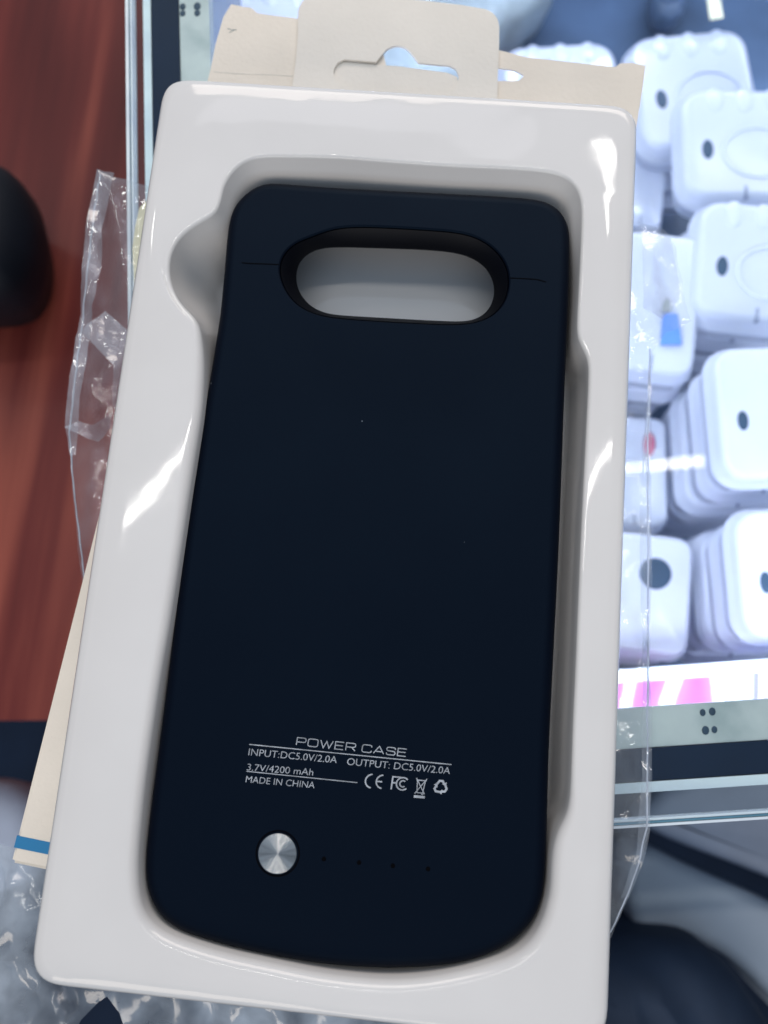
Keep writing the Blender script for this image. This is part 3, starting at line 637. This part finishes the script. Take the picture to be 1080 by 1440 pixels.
# ---- printed text
ink = thing  # (text meshes are parts of the case)
def text_part(s, p0, p1, cap, upv=(1.7, -10.4), thin=0.0):
    cu = bpy.data.curves.new('print_text', 'FONT'); cu.body = s; cu.size = 1.0; cu.offset = thin; cu.resolution_u = 4
    to = bpy.data.objects.new('print_text', cu); col.objects.link(to)
    bpy.context.view_layer.update(); dg = bpy.context.evaluated_depsgraph_get()
    me = bpy.data.meshes.new_from_object(to.evaluated_get(dg)); bpy.data.objects.remove(to)
    bm = bmesh.new(); bm.from_mesh(me); bpy.data.meshes.remove(me)
    xs = [v.co.x for v in bm.verts]; x0, x1 = min(xs), max(xs); ch = 0.72
    A2, B2 = Vector(p0), Vector(p1); U2 = Vector(upv).normalized() * cap
    for v in bm.verts:
        q = A2 + (B2 - A2) * ((v.co.x - x0) / (x1 - x0)) + U2 * (v.co.y / ch); v.co = pix(q.x, q.y, ZK)
    for f in bm.faces:
        f.normal_update()
        if f.normal.z < 0: f.normal_flip()
    obj('print_text', bm, M['ink'], pc, smooth=False)
text_part('INPUT:DC5.0V/2.0A', (349, 1062), (473.2, 1073.2), 10.2, thin=-0.006)
text_part('OUTPUT: DC5.0V/2.0A', (487.5, 1075.4), (632.5, 1088.7), 10.2, thin=-0.006)
text_part('3.7V/4200 mAh', (346.8, 1083.2), (439.8, 1090.6), 10.0, thin=-0.006)
text_part('MADE IN CHINA', (345.2, 1100), (442, 1108.6), 9.6, thin=-0.006)
obj('print_line', strip_px([(350.5, 1046.8), (634.9, 1075.2)], 1.3, ZK), M['ink'], pc, smooth=False)
obj('print_line', strip_px([(346.8, 1084.6), (502.6, 1100.6)], 1.2, ZK), M['ink'], pc, smooth=False)
# wide lettering POWER CASE drawn as strokes
def rr(p): return p
GL = {
 'P': [[(0, 0), (0, 1), (.8, 1), (.95, .93), (1, .82), (1, .60), (.95, .49), (.8, .42), (0, .42)]],
 'O': [[(.2, 0), (.8, 0), (.95, .07), (1, .2), (1, .8), (.95, .93), (.8, 1), (.2, 1), (.05, .93), (0, .8), (0, .2), (.05, .07), (.2, 0)]],
 'W': [[(0, 1), (.27, 0), (.5, .9), (.73, 0), (1, 1)]],
 'E': [[(1, 0), (0, 0), (0, 1), (1, 1)], [(.03, .52), (.9, .52)]],
 'R': [[(0, 0), (0, 1), (.8, 1), (.95, .93), (1, .82), (1, .64), (.95, .53), (.8, .46), (0, .46)], [(.62, .43), (1, 0)]],
 'C': [[(1, .72), (1, .82), (.95, .93), (.8, 1), (.2, 1), (.05, .93), (0, .8), (0, .2), (.05, .07), (.2, 0), (.8, 0), (.95, .07), (1, .18), (1, .28)]],
 'A': [[(0, 0), (.5, 1), (1, 0)], [(.2, .28), (.8, .28)]],
 'S': [[(.97, .74), (.97, .85), (.9, .95), (.78, 1), (.2, 1), (.06, .94), (.02, .85), (.02, .68), (.07, .58), (.2, .53), (.8, .49), (.93, .44), (.98, .34), (.98, .17), (.93, .06), (.8, 0), (.2, 0), (.06, .06), (.02, .16), (.02, .28)]],
}
bm = bmesh.new(); o0, o1 = Vector((416.7, 1047.4)), Vector((570.5, 1063.8)); up = Vector((1.6, -10.3))
x = 0.0; wd = {'W': 1.55, 'P': 1.1, 'R': 1.15, 'E': 1.05, 'C': 1.15, 'O': 1.2, 'A': 1.25, 'S': 1.1}; gap = 0.30; adv = []
for ch in 'POWER CASE':
    if ch == ' ': x += 0.55; continue
    adv.append((ch, x, wd[ch])); x += wd[ch] + gap
tot = x - gap
for ch, x, ww in adv:
    for s in GL[ch]:
        stroke(bm, [o0 + (o1 - o0) * ((x + p[0] * ww) / tot) + up * p[1] for p in s], 1.25, ZK)
obj('print_text', bm, M['ink'], pc, smooth=False)
# conformity marks
e1 = Vector((15.0, 1.35)).normalized(); e2 = Vector((1.5, -10.4)).normalized()
def loc2(c, pts): return [Vector(c) + e1 * p[0] + e2 * p[1] for p in pts]
def arcp(cx, cy, r, a0, a1, n=14): return [(cx + r * math.cos(R_(a0 + (a1 - a0) * k / n)), cy + r * math.sin(R_(a0 + (a1 - a0) * k / n))) for k in range(n + 1)]
bm = bmesh.new(); c = (523.5, 1098.5)
stroke(bm, loc2(c, arcp(0, 0, 9.6, 95, 265)), 2.0, ZK); c = (538.5, 1099.5)
stroke(bm, loc2(c, arcp(0, 0, 9.4, 95, 265)), 2.0, ZK); stroke(bm, loc2(c, [(-8.4, 0), (-1.2, 0)]), 1.8, ZK)
obj('print_mark', bm, M['ink'], pc, smooth=False)
bm = bmesh.new(); c = (550.0, 1110)
stroke(bm, loc2(c, [(0, 0), (0, 18), (11, 18)]), 2.0, ZK); stroke(bm, loc2(c, [(1.1, 9.6), (7.2, 9.6)]), 2.0, ZK)
c = (566.2, 1102.2); stroke(bm, loc2(c, arcp(0, 0, 8.8, 45, 315)), 1.9, ZK); stroke(bm, loc2(c, arcp(0.4, 0, 4.4, 50, 310)), 1.9, ZK)
obj('print_mark', bm, M['ink'], pc, smooth=False)
bm = bmesh.new(); c = (591.4, 1107)
stroke(bm, loc2(c, [(-5.6, 9), (-4, -8), (4, -8), (5.6, 9)]), 1.2, ZK); stroke(bm, loc2(c, [(-7, 9.6), (7, 9.6)]), 1.5, ZK)
stroke(bm, loc2(c, [(-7.5, 12.5), (7, -9.5)]), 1.2, ZK); stroke(bm, loc2(c, [(7.5, 12.5), (-7, -9.5)]), 1.2, ZK)
stroke(bm, loc2(c, arcp(3.8, -9.0, 1.4, 0, 340, 8)), 1.0, ZK); stroke(bm, loc2(c, [(-7.6, -13.6), (8, -13.6)]), 3.6, ZK)
obj('print_mark', bm, M['ink'], pc, smooth=False)
bm = bmesh.new(); c = (619.7, 1106.8)
for k in range(3):
    a = R_(90 + 120 * k)
    def rot(p): return (p[0] * math.cos(a - math.pi / 2) - p[1] * math.sin(a - math.pi / 2), p[0] * math.sin(a - math.pi / 2) + p[1] * math.cos(a - math.pi / 2))
    stroke(bm, loc2(c, [rot(p) for p in ((-6.6, 2.6), (-2.6, 8.6), (1.8, 8.6), (4.0, 5.2))]), 3.0, ZK)
    vs2 = [rot(p) for p in ((1.2, 4.4), (7.2, 1.6), (7.6, 7.4))]; q = loc2(c, vs2)
    f = bm.faces.new([bm.verts.new(pix(p.x, p.y, ZK + 0.00004)) for p in q]); f.normal_update()
    if f.normal.z < 0: f.normal_flip()
obj('print_mark', bm, M['ink'], pc, smooth=False)

# ---- power button and indicator holes
bc = pix(390.5, 1200, ZT); br_ = 27.0 * px_size(bc)
bm = bmesh.new(); n = 64; rings = []
for rr_, z in ((1.16, 0.00003), (1.10, 0.00006), (1.02, -0.0002), (1.0, -0.0004)):
    rings.append([bc + Vector((br_ * rr_ * math.cos(2*math.pi*k/n), br_ * rr_ * math.sin(2*math.pi*k/n), z)) for k in range(n)])
loft(bm, rings); finish(bm); obj('button_ring', bm, M['groove'], pc)
bm = bmesh.new(); rings = []; n = 96
for rr_, z in ((1.0, -0.0006), (1.0, 0.00032), (0.985, 0.00040)):
    rings.append([Vector((br_ * rr_ * math.cos(2*math.pi*k/n), br_ * rr_ * math.sin(2*math.pi*k/n), z)) for k in range(n)])
vr, _ = loft(bm, rings)
prev = vr[-1]
RAY = [random.uniform(0.35, 1.25) for _ in range(96)]; PER = 26                                                # turned concentric grooves
for q_ in range(PER * 4 + 1):
    s = 0.975 * (1 - q_ / (PER * 4)) + 0.008; zz = 0.9 * (br_ / PER) / (2 * math.pi) * math.sin(q_ * math.pi / 2)
    cur = [bm.verts.new((br_ * s * math.cos(2*math.pi*k/n), br_ * s * math.sin(2*math.pi*k/n), 0.00036 + zz * RAY[k])) for k in range(n)]
    for i in range(n):
        j = (i + 1) % n; bm.faces.new((prev[i], prev[j], cur[j], cur[i]))
    prev = cur
bm.faces.new(prev); finish(bm)
me = bpy.data.meshes.new('power_button')
for f in bm.faces: f.smooth = True
bm.to_mesh(me); bm.free(); me.materials.append(M['button']); bo = bpy.data.objects.new('power_button', me); col.objects.link(bo); bo.parent = pc
bo.location = bc - Vector(pc.location)
for x, y in ((455.5, 1208), (505, 1213), (552.5, 1217.5), (602, 1222)):
    c = pix(x, y, ZT); obj('indicator_hole', disc_bm(c, 3.2 * px_size(c), 0.00004, n=18), M['groove'], pc)
